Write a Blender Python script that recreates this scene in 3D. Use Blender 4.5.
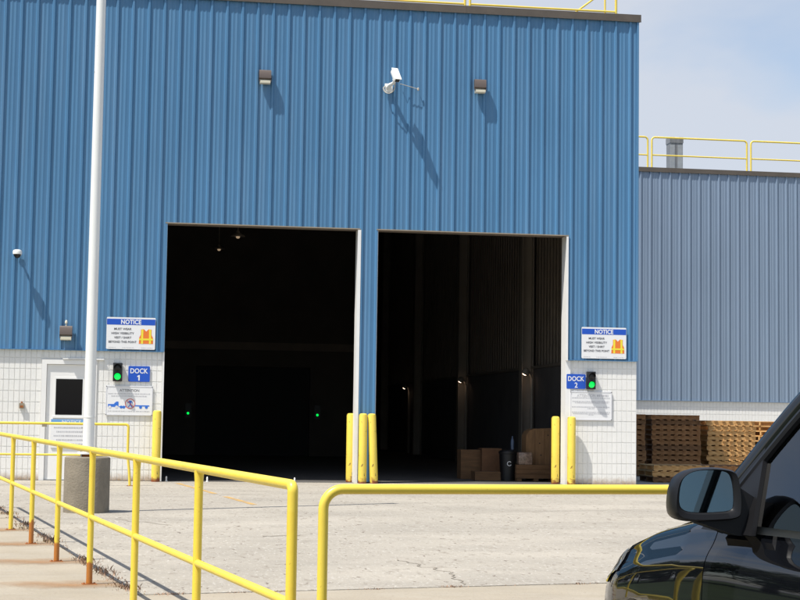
import bpy, bmesh, math, random
from mathutils import Vector, Matrix, Quaternion
random.seed(7)
R = math.radians
for o in list(bpy.data.objects): bpy.data.objects.remove(o, do_unlink=True)
scene = bpy.context.scene
COL = scene.collection

# ------------------------------------------------------------------ camera
# World frame: the dock facade lies along X at Y = 0, Z up, metres.  The camera stands 30.7 m in front of it.
CAM = Vector((0, -30.72, 1.26)); YAW = R(8.4); PITCH = math.atan(119/1570); ROLL = 0.0143
cam = bpy.data.cameras.new('camera'); cam.sensor_width = 36; cam.lens = 36*1570/800; cam.clip_start = .1; cam.clip_end = 3000
camo = bpy.data.objects.new('camera', cam); COL.objects.link(camo); scene.camera = camo
fw0 = Vector((math.sin(YAW)*math.cos(PITCH), math.cos(YAW)*math.cos(PITCH), math.sin(PITCH)))
r0 = Vector((math.cos(YAW), -math.sin(YAW), 0)); u0 = r0.cross(fw0)
rr = r0*math.cos(ROLL)+u0*math.sin(ROLL); uu = u0*math.cos(ROLL)-r0*math.sin(ROLL)
camo.matrix_world = Matrix(((rr.x, uu.x, -fw0.x, CAM.x), (rr.y, uu.y, -fw0.y, CAM.y), (rr.z, uu.z, -fw0.z, CAM.z), (0, 0, 0, 1)))

# ------------------------------------------------------------------ light
SUN = Vector((-.879, -.477, 1.95)).normalized()
world = bpy.data.worlds.new('World'); scene.world = world; world.use_nodes = True
nt = world.node_tree; nt.nodes.clear()
wo = nt.nodes.new('ShaderNodeOutputWorld'); bg = nt.nodes.new('ShaderNodeBackground'); bg.inputs['Strength'].default_value = .12
sky = nt.nodes.new('ShaderNodeTexSky'); sky.sky_type = 'NISHITA'; sky.sun_disc = False
sky.sun_elevation = math.asin(SUN.z); sky.sun_rotation = math.atan2(SUN.x, SUN.y) % (2*math.pi)
sky.air_density = 1.0; sky.dust_density = 1.2; sky.ozone_density = 1.2
tc = nt.nodes.new('ShaderNodeTexCoord'); mp = nt.nodes.new('ShaderNodeMapping'); mp.inputs['Scale'].default_value = (1.6, 1.6, 4.2); mp.inputs['Location'].default_value = (-4.1, -2.6, 1.9); mp.inputs['Rotation'].default_value = (0, R(24), 0)
nz = nt.nodes.new('ShaderNodeTexNoise'); nz.inputs['Scale'].default_value = 1.5; nz.inputs['Detail'].default_value = 7; nz.inputs['Roughness'].default_value = .5; nz.inputs['Distortion'].default_value = .5
rp = nt.nodes.new('ShaderNodeValToRGB'); rp.color_ramp.elements[0].position = .45; rp.color_ramp.elements[1].position = .60
rp.color_ramp.elements[0].color = (.0, .0, .0, 1); rp.color_ramp.elements[1].color = (.9, .9, .9, 1)
mx = nt.nodes.new('ShaderNodeMix'); mx.data_type = 'RGBA'; mx.inputs['B'].default_value = (4.0, 4.25, 4.75, 1)
L_ = nt.links.new
L_(tc.outputs['Generated'], mp.inputs['Vector']); L_(mp.outputs['Vector'], nz.inputs['Vector']); L_(nz.outputs['Fac'], rp.inputs['Fac'])
L_(rp.outputs['Color'], mx.inputs['Factor']); L_(sky.outputs['Color'], mx.inputs['A']); L_(mx.outputs['Result'], bg.inputs['Color']); L_(bg.outputs['Background'], wo.inputs['Surface'])
sl = bpy.data.lights.new('sun', 'SUN'); sl.energy = 4.6; sl.angle = R(.53); sl.color = (1, .955, .88)
so = bpy.data.objects.new('sun', sl); COL.objects.link(so); so.location = (-20, -20, 40); so.rotation_mode = 'QUATERNION'; so.rotation_quaternion = SUN.to_track_quat('Z', 'Y')
scene.view_settings.view_transform = 'Standard'; scene.view_settings.look = 'None'; scene.view_settings.exposure = .48; scene.view_settings.gamma = 1
scene.render.resolution_x = 1024; scene.render.resolution_y = 768

# ------------------------------------------------------------------ materials
MATS = {}
def mat(name, col, rough=.6, metal=0, var=.0, vscale=8, col2=None, bump=0, bscale=40, spec=.5, coat=0, emit=None, es=0, detail=6, stretch=None):
    m = bpy.data.materials.new(name); m.use_nodes = True; n = m.node_tree.nodes; l = m.node_tree.links
    p = n['Principled BSDF']; p.inputs['Base Color'].default_value = (*col, 1); p.inputs['Roughness'].default_value = rough; p.inputs['Metallic'].default_value = metal
    p.inputs['Specular IOR Level'].default_value = spec; p.inputs['Coat Weight'].default_value = coat; p.inputs['Coat Roughness'].default_value = .03
    if emit: p.inputs['Emission Color'].default_value = (*emit, 1); p.inputs['Emission Strength'].default_value = es
    t = n.new('ShaderNodeTexCoord'); vec = t.outputs['Object']
    if stretch:
        q = n.new('ShaderNodeMapping'); q.inputs['Scale'].default_value = stretch; l.new(vec, q.inputs['Vector']); vec = q.outputs['Vector']
    if var or col2:
        a = n.new('ShaderNodeTexNoise'); a.inputs['Scale'].default_value = vscale; a.inputs['Detail'].default_value = detail; a.inputs['Roughness'].default_value = .62; l.new(vec, a.inputs['Vector'])
        r = n.new('ShaderNodeValToRGB'); r.color_ramp.elements[0].position = .32; r.color_ramp.elements[1].position = .68
        c2 = col2 or tuple(min(1, c*(1+var)) for c in col); c1 = col if col2 else tuple(c*(1-var) for c in col)
        r.color_ramp.elements[0].color = (*c1, 1); r.color_ramp.elements[1].color = (*c2, 1)
        l.new(a.outputs['Fac'], r.inputs['Fac']); l.new(r.outputs['Color'], p.inputs['Base Color'])
    if bump:
        b = n.new('ShaderNodeTexNoise'); b.inputs['Scale'].default_value = bscale; b.inputs['Detail'].default_value = 5; l.new(vec, b.inputs['Vector'])
        bn = n.new('ShaderNodeBump'); bn.inputs['Strength'].default_value = bump; bn.inputs['Distance'].default_value = .02; l.new(b.outputs['Fac'], bn.inputs['Height']); l.new(bn.outputs['Normal'], p.inputs['Normal'])
    MATS[name] = m; return m

def add_layer(m, mask_fn, col, rough=None):
    """mix a second colour over the base colour where mask_fn(nodes, links) gives 1"""
    n = m.node_tree.nodes; l = m.node_tree.links; p = n['Principled BSDF']
    x = n.new('ShaderNodeMix'); x.data_type = 'RGBA'; x.inputs['B'].default_value = (*col, 1)
    bc = p.inputs['Base Color']
    if bc.is_linked: l.new(bc.links[0].from_socket, x.inputs['A'])
    else: x.inputs['A'].default_value = bc.default_value
    l.new(mask_fn(n, l), x.inputs['Factor']); l.new(x.outputs['Result'], bc)
def noise_mask(scale, lo, hi, stretch=None, coord='Object', detail=6):
    def fn(n, l):
        t = n.new('ShaderNodeTexCoord'); q = n.new('ShaderNodeMapping'); q.inputs['Scale'].default_value = stretch or (1, 1, 1); l.new(t.outputs[coord], q.inputs['Vector'])
        a = n.new('ShaderNodeTexNoise'); a.inputs['Scale'].default_value = scale; a.inputs['Detail'].default_value = detail; a.inputs['Roughness'].default_value = .65; l.new(q.outputs['Vector'], a.inputs['Vector'])
        r = n.new('ShaderNodeMapRange'); r.inputs['From Min'].default_value = lo; r.inputs['From Max'].default_value = hi; l.new(a.outputs['Fac'], r.inputs['Value'])
        return r.outputs['Result']
    return fn
def foot_mask(h0, h1, scale=9, amp=.5, rnd=0):
    """rust / dirt creeping up from the object's foot (object Z) with a ragged edge"""
    def fn(n, l):
        t = n.new('ShaderNodeTexCoord'); oi = n.new('ShaderNodeObjectInfo'); s = n.new('ShaderNodeSeparateXYZ'); l.new(t.outputs['Object'], s.inputs['Vector'])
        ad = n.new('ShaderNodeVectorMath'); ad.operation = 'MULTIPLY_ADD'; ad.inputs[1].default_value = (1, 1, 1)
        l.new(t.outputs['Object'], ad.inputs[0]); cx = n.new('ShaderNodeCombineXYZ'); mu = n.new('ShaderNodeMath'); mu.operation = 'MULTIPLY'; mu.inputs[1].default_value = 37; l.new(oi.outputs['Random'], mu.inputs[0]); l.new(mu.outputs[0], cx.inputs[0]); l.new(cx.outputs[0], ad.inputs[2])
        a = n.new('ShaderNodeTexNoise'); a.inputs['Scale'].default_value = scale; a.inputs['Detail'].default_value = 5; l.new(ad.outputs[0], a.inputs['Vector'])
        m1 = n.new('ShaderNodeMath'); m1.operation = 'MULTIPLY_ADD'; m1.inputs[1].default_value = -amp; l.new(a.outputs['Fac'], m1.inputs[0]); l.new(s.outputs['Z'], m1.inputs[2])
        r = n.new('ShaderNodeMapRange'); m2 = n.new('ShaderNodeMath'); m2.operation = 'MULTIPLY_ADD'; m2.inputs[1].default_value = rnd; l.new(oi.outputs['Random'], m2.inputs[0]); l.new(m1.outputs[0], m2.inputs[2]); r.inputs['From Min'].default_value = h1-amp*.5; r.inputs['From Max'].default_value = h0-amp*.5; l.new(m2.outputs[0], r.inputs['Value'])
        return r.outputs['Result']
    return fn

BLUE = mat('blue_cladding', (.074, .198, .356), .42, 0, .07, .9, bump=.10, bscale=2.2, stretch=(1, 1, .25))
add_layer(BLUE, noise_mask(2.2, .48, .80, (2.2, 1, .10)), (.115, .235, .385))
PALE = mat('faded_blue_cladding', (.205, .272, .362), .5, 0, .06, .9, bump=.05, bscale=3, stretch=(1, 1, .25))
BROWN = mat('bronze_coping', (.105, .085, .066), .45, .0, .12, 3)
WHITEBLOCK = mat('white_painted_block', (.80, .79, .755), .7, 0, .035, 5, bump=.25, bscale=60)
add_layer(WHITEBLOCK, noise_mask(3, .58, .9), (.66, .62, .55))
MORTAR = mat('painted_mortar', (.76, .75, .715), .9)
WHITETRIM = mat('white_trim', (.80, .795, .77), .5, 0, .03, 4)
TANTRIM = mat('tan_trim', (.30, .25, .18), .6, 0, .1, 4)
DOORW = mat('white_door_paint', (.82, .81, .785), .45, 0, .02, 3)
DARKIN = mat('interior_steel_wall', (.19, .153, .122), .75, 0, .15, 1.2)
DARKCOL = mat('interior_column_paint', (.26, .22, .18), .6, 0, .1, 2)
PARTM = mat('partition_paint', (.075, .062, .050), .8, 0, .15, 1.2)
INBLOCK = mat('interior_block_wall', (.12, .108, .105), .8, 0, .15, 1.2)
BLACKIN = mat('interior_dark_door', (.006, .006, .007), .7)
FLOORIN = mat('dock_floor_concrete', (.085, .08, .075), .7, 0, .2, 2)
CONC = mat('apron_concrete', (.350, .318, .266), .92, 0, .10, .35, bump=.5, bscale=22)
add_layer(CONC, noise_mask(.42, .42, .66, (.7, 1.5, 1)), (.275, .250, .210))
add_layer(CONC, noise_mask(9, .57, .69, (1, .45, 1)), (.245, .215, .175))
add_layer(CONC, noise_mask(15, .62, .70, (1, .32, 1), detail=3), (.14, .11, .085))
add_layer(CONC, noise_mask(30, .58, .72, (1, .35, 1), detail=2), (.44, .415, .365))
WALK = mat('sidewalk_concrete', (.325, .282, .215), .92, 0, .12, .8, bump=.3, bscale=30)
add_layer(WALK, noise_mask(1.1, .48, .72, (1, 2.6, 1)), (.35, .312, .25))
add_layer(WALK, noise_mask(40, .60, .74, detail=2), (.25, .205, .155))
ASPH = mat('asphalt', (.055, .054, .052), .9, 0, .25, 3, bump=.5, bscale=60)
PIERM = mat('pier_concrete', (.215, .185, .14), .9, 0, .14, 3.5, bump=.4, bscale=40)
add_layer(PIERM, noise_mask(6, .55, .8, (1, 1, .4)), (.15, .13, .10))
YEL = mat('yellow_rail_paint', (.80, .61, .075), .38, 0, .05, 4)
add_layer(YEL, noise_mask(55, .665, .70), (.30, .14, .04))
add_layer(YEL, noise_mask(4, .50, .80), (.68, .48, .06))
YELP = mat('yellow_post_paint', (.80, .60, .065), .38, 0, .05, 4)
add_layer(YELP, noise_mask(50, .665, .70), (.30, .14, .04))
add_layer(YELP, noise_mask(4, .50, .80), (.68, .47, .05))
add_layer(YELP, foot_mask(.20, .23, 9, .34, .30), (.42, .155, .025))
YELB = mat('yellow_bollard_paint', (.80, .60, .085), .42, 0, .06, 3)
add_layer(YELB, noise_mask(16, .625, .65, (1, 1, .35)), (.13, .06, .025))
add_layer(YELB, foot_mask(.03, .10, 13, .30), (.22, .055, .015))
YELR = mat('yellow_roof_rail_paint', (.78, .60, .10), .45, 0, .05, 2)
RUST = mat('rust', (.30, .10, .025), .9, 0, .3, 20)
POLEW = mat('white_pole_paint', (.80, .80, .77), .38, 0, .02, 3)
add_layer(POLEW, noise_mask(7, .71, .74), (.35, .33, .30))
STEEL = mat('galvanised_steel', (.42, .42, .41), .45, .6, .1, 6)
FIXBR = mat('bronze_fixture', (.105, .080, .068), .42)
FIXLENS = mat('fixture_lens', (.62, .58, .45), .25)
CAMW = mat('camera_white', (.80, .80, .76), .35)
CABLE = mat('grey_cable', (.45, .42, .36), .6)
BLACKP = mat('black_plastic', (.012, .012, .013), .45)
SIGNW = mat('sign_white', (.80, .80, .80), .35)
SIGNG = mat('sign_pale', (.70, .70, .72), .4)
SIGNB = mat('sign_blue', (.012, .085, .50), .35)
SIGNLB = mat('sign_faded_blue', (.16, .36, .66), .4)
INK = mat('sign_ink', (.05, .05, .06), .6)
INKG = mat('sign_ink_faded', (.50, .50, .52), .6)
VORANGE = mat('vest_orange', (.80, .20, .03), .5)
VYEL = mat('vest_yellow', (.85, .72, .05), .5)
SRED = mat('sign_red', (.62, .12, .10), .5)
SBLUE2 = mat('truck_blue', (.03, .16, .62), .5)
GREENL = mat('green_lamp', (.01, .35, .05), .3, emit=(.0, 1, .10), es=.85)
LAMPW = mat('lit_lamp', (.9, .8, .7), .4, emit=(1, .72, .5), es=6)
LAMPD = mat('dim_lamp', (.4, .35, .25), .5, emit=(1, .72, .45), es=.22)
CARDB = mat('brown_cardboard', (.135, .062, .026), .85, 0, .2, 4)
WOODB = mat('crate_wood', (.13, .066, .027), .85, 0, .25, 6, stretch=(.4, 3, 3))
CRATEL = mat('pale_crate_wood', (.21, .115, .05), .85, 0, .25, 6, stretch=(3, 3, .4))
WRAP = mat('clear_wrapped_box', (.22, .15, .11), .25, 0, .5, 20)
BINK = mat('bin_black', (.003, .003, .004), .5)
BLUEB = mat('blue_bottle', (.05, .08, .14), .3)
GLASSD = mat('dark_window_glass', (.006, .006, .008), .06, spec=.2)
LEAF = mat('tree_leaf', (.035, .06, .018), .6, 0, .35, 2)
GRASS = mat('lawn_grass', (.030, .050, .014), .9, 0, .4, 1.5, bump=.6, bscale=30)
BARK = mat('bark', (.07, .05, .035), .9, 0, .3, 6)
DRY = mat('dry_weed', (.34, .22, .15), .9, 0, .4, 3)
DRY2 = mat('pale_dry_weed', (.33, .25, .13), .9, 0, .4, 3)
CRACK = mat('crack_fill', (.25, .215, .17), .95)
def wood(name, a, b, seed):
    return mat(name, a, .85, 0, .2, 3.5+seed*.3, col2=b, stretch=(2.2, .5, 6))
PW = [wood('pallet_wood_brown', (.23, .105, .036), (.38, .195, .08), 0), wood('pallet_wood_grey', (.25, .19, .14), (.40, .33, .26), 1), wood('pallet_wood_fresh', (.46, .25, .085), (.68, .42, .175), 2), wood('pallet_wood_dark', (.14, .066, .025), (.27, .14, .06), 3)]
# car
CARP = mat('black_car_paint', (.004, .0045, .006), .025, 0, spec=.75)
CARK = mat('car_black_trim', (.009, .009, .010), .38, spec=.28)
CARG = mat('car_grey_strip', (.10, .105, .11), .38)
TYRE = mat('tyre_rubber', (.018, .018, .018), .85)
RIM = mat('alloy_rim', (.55, .55, .56), .3, .9)
MIRR = mat('mirror_glass', (.32, .41, .43), .02, 1)
LENS = mat('headlight_lens', (.60, .62, .62), .06, .5, coat=1)
AMB = mat('amber_lens', (.75, .28, .02), .15, coat=1)
SEAT = mat('car_seat_cloth', (.05, .05, .055), .85)
TAG = mat('paper_permit', (.50, .58, .60), .7)
def glass_mat(name, tint, ior):
    m = bpy.data.materials.new(name); m.use_nodes = True; n = m.node_tree.nodes; l = m.node_tree.links; n.clear()
    o = n.new('ShaderNodeOutputMaterial'); t = n.new('ShaderNodeBsdfTransparent'); t.inputs[0].default_value = (*tint, 1)
    g = n.new('ShaderNodeBsdfGlossy'); g.inputs['Roughness'].default_value = .01; fr = n.new('ShaderNodeFresnel'); fr.inputs['IOR'].default_value = ior
    x = n.new('ShaderNodeMixShader'); l.new(fr.outputs[0], x.inputs[0]); l.new(t.outputs[0], x.inputs[1]); l.new(g.outputs[0], x.inputs[2]); l.new(x.outputs[0], o.inputs[0])
    MATS[name] = m; return m
CGLASS = glass_mat('car_window_glass', (.50, .60, .57), 2.2)
def stain_mat(name, col, scale, lo, hi, mul=(1, 1, 1)):
    m = bpy.data.materials.new(name); m.use_nodes = True; n = m.node_tree.nodes; l = m.node_tree.links; p = n['Principled BSDF']; p.inputs['Roughness'].default_value = .95
    p.inputs['Base Color'].default_value = (*col, 1)
    t = n.new('ShaderNodeTexCoord'); g = n.new('ShaderNodeVectorMath'); g.operation = 'LENGTH'; sc_ = n.new('ShaderNodeVectorMath'); sc_.operation = 'MULTIPLY'; sc_.inputs[1].default_value = mul; l.new(t.outputs['Object'], sc_.inputs[0]); l.new(sc_.outputs[0], g.inputs[0])
    a = n.new('ShaderNodeTexNoise'); a.inputs['Scale'].default_value = scale; a.inputs['Detail'].default_value = 6; l.new(t.outputs['Object'], a.inputs['Vector'])
    s = n.new('ShaderNodeMath'); s.operation = 'SUBTRACT'; l.new(a.outputs['Fac'], s.inputs[0]); mu = n.new('ShaderNodeMath'); mu.operation = 'MULTIPLY'; mu.inputs[1].default_value = .62; l.new(g.outputs['Value'], mu.inputs[0]); l.new(mu.outputs[0], s.inputs[1])
    r = n.new('ShaderNodeMapRange'); r.inputs['From Min'].default_value = lo; r.inputs['From Max'].default_value = hi; r.inputs['To Max'].default_value = .75; l.new(s.outputs[0], r.inputs['Value']); l.new(r.outputs['Result'], p.inputs['Alpha'])
    MATS[name] = m; return m
STAIN = stain_mat('rust_stain', (.36, .20, .09), 3.2, -.05, .62, (1.15, 2.6, 1))
LINEY = stain_mat('worn_yellow_paint', (.62, .37, .10), 5, -.05, .55)

# ------------------------------------------------------------------ mesh helpers
class MB:
    def __init__(s): s.v = []; s.f = []; s.sm = []
    def add(s, vs, fs, smooth=False):
        b = len(s.v); s.v += [tuple(v) for v in vs]; s.f += [tuple(b+i for i in f) for f in fs]; s.sm += [smooth]*len(fs); return s
    def box(s, a, b):
        x0, y0, z0 = a; x1, y1, z1 = b
        return s.add([(x0, y0, z0), (x1, y0, z0), (x1, y1, z0), (x0, y1, z0), (x0, y0, z1), (x1, y0, z1), (x1, y1, z1), (x0, y1, z1)],
                     [(0, 3, 2, 1), (4, 5, 6, 7), (0, 1, 5, 4), (1, 2, 6, 5), (2, 3, 7, 6), (3, 0, 4, 7)])
    def bbox(s, a, b, r=.01):
        bm = bmesh.new(); bmesh.ops.create_cube(bm, size=1)
        for v in bm.verts: v.co = Vector(((a[i]+b[i])/2+v.co[i]*(b[i]-a[i]) for i in range(3)))
        bmesh.ops.bevel(bm, geom=bm.edges[:], offset=r, segments=2, profile=.6, affect='EDGES')
        bm.verts.index_update(); s.add([v.co for v in bm.verts], [[v.index for v in f.verts] for f in bm.faces]); bm.free(); return s
    def tube(s, pts, r, n=12, caps=True, radii=None):
        pts = [Vector(p) for p in pts]; m = len(pts); vs = []; fs = []; prev = None
        for i, p in enumerate(pts):
            d = (pts[min(i+1, m-1)]-pts[max(i-1, 0)]).normalized()
            if prev is None: a = d.orthogonal().normalized()
            else: a = (prev-d*prev.dot(d)).normalized()
            prev = a; b = d.cross(a); rr_ = radii[i] if radii else r
            for k in range(n):
                t = 2*math.pi*k/n; vs.append(p+(a*math.cos(t)+b*math.sin(t))*rr_)
        for i in range(m-1):
            for k in range(n): fs.append((i*n+k, i*n+(k+1) % n, (i+1)*n+(k+1) % n, (i+1)*n+k))
        s.add(vs, fs, True)
        if caps: s.add(vs[:n], [tuple(range(n-1, -1, -1))]); s.add(vs[-n:], [tuple(range(n))])
        return s
    def lathe(s, prof, n=24, c=(0, 0, 0), smooth=True):
        vs = []; fs = []
        for (r, z) in prof:
            for k in range(n):
                t = 2*math.pi*k/n; vs.append((c[0]+r*math.cos(t), c[1]+r*math.sin(t), c[2]+z))
        for i in range(len(prof)-1):
            for k in range(n): fs.append((i*n+k, i*n+(k+1) % n, (i+1)*n+(k+1) % n, (i+1)*n+k))
        s.add(vs, fs, smooth)
        s.add(vs[:n], [tuple(range(n-1, -1, -1))]); s.add(vs[-n:], [tuple(range(n))]); return s
    def prism(s, poly, f0, f1):
        """poly: list of 2D points, f0/f1 map a 2D point to the two end faces"""
        n = len(poly); a = [f0(*p) for p in poly]; b = [f1(*p) for p in poly]
        s.add(a+b, [tuple(range(n)), tuple(range(2*n-1, n-1, -1))]+[(i, n+i, n+(i+1) % n, (i+1) % n) for i in range(n)]); return s
    def plate(s, poly, y0, y1):      # outline in the XZ plane, thickness along Y
        return s.prism(poly, lambda x, z: (x, y0, z), lambda x, z: (x, y1, z))
    def slab(s, poly, z0f, z1f):     # outline in XY, bottom and top heights as functions
        return s.prism(poly, lambda x, y: (x, y, z0f(x, y)), lambda x, y: (x, y, z1f(x, y)))
    def grid(s, rows, smooth=True, flip=False):
        n = len(rows[0]); vs = [p for r in rows for p in r]; fs = []
        for i in range(len(rows)-1):
            for k in range(n-1):
                q = (i*n+k, i*n+k+1, (i+1)*n+k+1, (i+1)*n+k); fs.append(q[::-1] if flip else q)
        return s.add(vs, fs, smooth)
    def mesh(s, name, m):
        me = bpy.data.meshes.new(name); me.from_pydata(s.v, [], s.f); me.polygons.foreach_set('use_smooth', s.sm)
        bm = bmesh.new(); bm.from_mesh(me); bmesh.ops.remove_doubles(bm, verts=bm.verts, dist=1e-5); bmesh.ops.recalc_face_normals(bm, faces=bm.faces); bm.to_mesh(me); bm.free()
        me.materials.append(m); me.set_sharp_from_angle(angle=R(38)); return me
    def build(s, name, m, parent=None, loc=(0, 0, 0), rz=0, kind=None, label=None):
        return link(name, s.mesh(name, m), parent, loc, rz, kind, label)
def link(name, me, parent=None, loc=(0, 0, 0), rz=0, kind=None, label=None):
    o = bpy.data.objects.new(name, me); COL.objects.link(o); o.parent = parent; o.location = loc; o.rotation_euler = (0, 0, rz)
    if kind: o['kind'] = kind
    if label: o['label'] = label
    return o
def thing(name, label, cat, loc=(0, 0, 0), rz=0, group=None):
    o = bpy.data.objects.new(name, None); COL.objects.link(o); o.empty_display_size = .1; o.location = loc; o.rotation_euler = (0, 0, rz)
    return tag(o, label, cat, group)
def tag(o, label, cat, group=None):
    o['label'] = label; o['category'] = cat
    if group: o['group'] = group
    return o
def structure(o): o['kind'] = 'structure'; return o
def kids(o): return [c for c in bpy.data.objects if c.parent == o]
def copy_tree(o, parent=None):
    c = o.copy(); COL.objects.link(c); c.parent = parent
    for k in kids(o): copy_tree(k, c)
    return c
def gz(y): return .004*y if y < 0 else 0          # the apron falls slightly away from the building
def arc(c, r, a0, a1, ax, ay, n=6):
    c = Vector(c); ax = Vector(ax); ay = Vector(ay)
    return [c+ax*r*math.cos(a0+(a1-a0)*i/n)+ay*r*math.sin(a0+(a1-a0)*i/n) for i in range(n+1)]
def text(s, width, height, x, z, y, m, parent, name='lettering', align='C', bold=.0):
    cu = bpy.data.curves.new('txt', 'FONT'); cu.body = s; cu.size = 1; cu.extrude = .004; cu.offset = bold; cu.resolution_u = 3; cu.space_character = 1.02
    o = bpy.data.objects.new('txt', cu); COL.objects.link(o)
    dg = bpy.context.evaluated_depsgraph_get(); me = bpy.data.meshes.new_from_object(o.evaluated_get(dg)); bpy.data.objects.remove(o, do_unlink=True); bpy.data.curves.remove(cu)
    xs = [v.co.x for v in me.vertices]; ys = [v.co.y for v in me.vertices]
    x0, x1, y0, y1 = min(xs), max(xs), min(ys), max(ys); sx = width/(x1-x0); sy = height/(y1-y0)
    for v in me.vertices:
        px, py, pz = v.co; v.co = (x+(px-(x0+x1)/2)*sx, y-pz*.3, z+(py-(y0+y1)/2)*sy)
    me.materials.clear(); me.materials.append(m); me.name = name
    return link(name, me, parent)
def printline(x0, x1, z, h, y, m, parent, rnd, name='print_line'):
    mb = MB(); x = x0
    while x < x1-.004:
        w = min(rnd.uniform(.012, .04), x1-x)
        # a run of letter-like strokes
        t = x
        while t < x+w-.003:
            mb.box((t, y-.001, z-h/2*rnd.uniform(.7, 1)), (min(t+rnd.uniform(.003, .006), x+w), y, z+h/2*rnd.uniform(.6, 1))); t += rnd.uniform(.006, .009)
        x += w+.009
    return mb.build(name, m, parent)

# ------------------------------------------------------------------ setting: ground
A = R(11.4); EX = Vector((math.cos(A), math.sin(A))); EY = Vector((-math.sin(A), math.cos(A)))    # axes of kerbs, rails and sidewalk
C0 = Vector((-.16, -18.70))                                  # corner of the apron where the two weed lines meet
def near(a, b): p = C0+EX*a+EY*b; return (p.x, p.y)
g = MB(); g.slab([(-900, -900), (900, -900), (900, 900), (-900, 900)], lambda x, y: -.6, lambda x, y: -.205); structure(g.build('ground', ASPH))
def gridsheet(quad, nu, nv, zf):
    a, b, c, d = [Vector(q) for q in quad]; rows = []
    for j in range(nv+1):
        t = j/nv; p, q = a.lerp(d, t), b.lerp(c, t); rows.append([(*(p.lerp(q, i/nu)), zf(p.lerp(q, i/nu).y)) for i in range(nu+1)])
    return rows
apron = structure(MB().slab([near(0, 0), near(42, 0), (42, 14.3), (9.45, 14.3), (9.45, -.03), (-3.98, -.03)], lambda x, y: gz(y)-.3, lambda x, y: gz(y)).build('concrete_apron', CONC))
walk = structure(MB().slab([near(-.003, 0), near(-.003, 19), near(-2.6, 19), near(-2.6, -5.85), near(14, -5.85), near(14, -.003), near(-.003, -.003)], lambda x, y: -.5, lambda x, y: gz(y)-.005).build('sidewalk', WALK))
structure(MB().slab([near(-2.6, -6.02), near(14, -6.02), near(14, -5.853), near(-2.6, -5.853)], lambda x, y: -.5, lambda x, y: gz(y)-.014).build('kerb', PIERM))
structure(MB().slab([near(-90, -30), near(-2.612, -30), near(-2.612, 17.5), (-6.05, 60), (-90, 60)], lambda x, y: -.55, lambda x, y: gz(max(y, -30))-.05).build('lawn', GRASS))
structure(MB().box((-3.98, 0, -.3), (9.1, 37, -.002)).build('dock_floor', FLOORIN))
# worn marking line and cracks in the apron
def strip(pts, w, zoff, name, m, parent):
    mb = MB()
    for i in range(len(pts)-1):
        a, b = Vector(pts[i]), Vector(pts[i+1]); d = (b-a).normalized(); nn = Vector((-d.y, d.x))*w/2
        e = d*w*.2; a = a-e; b = b+e
        mb.add([(*(a-nn), gz(a.y)+zoff), (*(b-nn), gz(b.y)+zoff), (*(b+nn), gz(b.y)+zoff), (*(a+nn), gz(a.y)+zoff)], [(0, 1, 2, 3)])
    return mb.build(name, m, parent)
def rough_path(a, b, n, amp, rnd):
    a, b = Vector(a), Vector(b); d = (b-a); nn = Vector((-d.y, d.x)).normalized()
    return [a+d*i/n+nn*(rnd.uniform(-amp, amp) if 0 < i < n else 0) for i in range(n+1)]
rn = random.Random(3)
for k in range(9):
    a = Vector((.24, -.75)).lerp(Vector((1.33, -7.45)), k/9); b = Vector((.24, -.75)).lerp(Vector((1.33, -7.45)), (k+.96)/9); c = (a+b)/2
    if k == 5: continue
    dx, dy = b.x-c.x, b.y-c.y; nx_, ny_ = .05, .008
    o = MB().add([(-dx-nx_, -dy-ny_, gz(a.y)-gz(c.y)), (-dx+nx_, -dy+ny_, gz(a.y)-gz(c.y)), (dx+nx_, dy+ny_, gz(b.y)-gz(c.y)), (dx-nx_, dy-ny_, gz(b.y)-gz(c.y))], [(0, 1, 2, 3)]).build('worn_line', LINEY, apron, (c.x, c.y, gz(c.y)+.004))
for p, q, n, am, w in (((2.2, -15.9), (2.47, -17.0), 11, .07, .014), ((2.47, -17.0), (2.42, -18.1), 11, .05, .012), ((-.6, -10.6), (.1, -11.6), 6, .08, .02), ((4.2, -9.0), (7.0, -8.0), 8, .05, .014), ((1.1, -13.2), (1.5, -13.1), 4, .03, .05), ((-2.2, -5.2), (1.6, -4.4), 9, .03, .02)):
    strip(rough_path(p, q, n, am, rn), w, .003, 'crack', CRACK, apron)
# dry weeds growing in the two joints
def weeds(name, a, b, n, spread, hmax, m, seed, label):
    rnd = random.Random(seed); mb = MB(); a, b = Vector(a), Vector(b); d = (b-a).normalized(); nn = Vector((-d.y, d.x))
    clumps = [(rnd.random(), rnd.random()) for _ in range(max(6, n//60))]
    for i in range(n):
        if rnd.random() < .75: c, w = rnd.choice(clumps); t = c+rnd.gauss(0, .012); h = hmax*(.35+.65*w)*rnd.uniform(.4, 1)
        else: t = rnd.random(); h = hmax*rnd.uniform(.15, .4)
        if not 0 <= t <= 1: continue
        p = a.lerp(b, t)+nn*rnd.gauss(0, spread); ang = rnd.uniform(0, 6.283); lean = rnd.uniform(.1, .9)*h; z = gz(p.y)-.012
        dx, dy = math.cos(ang), math.sin(ang); wd = rnd.uniform(.003, .007)
        mb.add([(p.x-dy*wd, p.y+dx*wd, z), (p.x+dy*wd, p.y-dx*wd, z), (p.x+dx*lean*.4+dy*wd*.7, p.y+dy*lean*.4-dx*wd*.7, z+h*.65), (p.x+dx*lean, p.y+dy*lean, z+h), (p.x+dx*lean*.4-dy*wd*.7, p.y+dy*lean*.4+dx*wd*.7, z+h*.65)], [(0, 1, 2, 3, 4)])
    o = mb.build(name, m, kind='stuff'); o['label'] = label; return o
weeds('dry_weeds', near(.0, .1), near(-.02, 11), 900, .045, .085, DRY, 1, 'dry brown weeds in the joint along the sidewalk')
weeds('dry_weeds', near(-.05, .0), near(-.06, 11), 420, .07, .06, DRY2, 2, 'pale straw weeds along the sidewalk edge')
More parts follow.
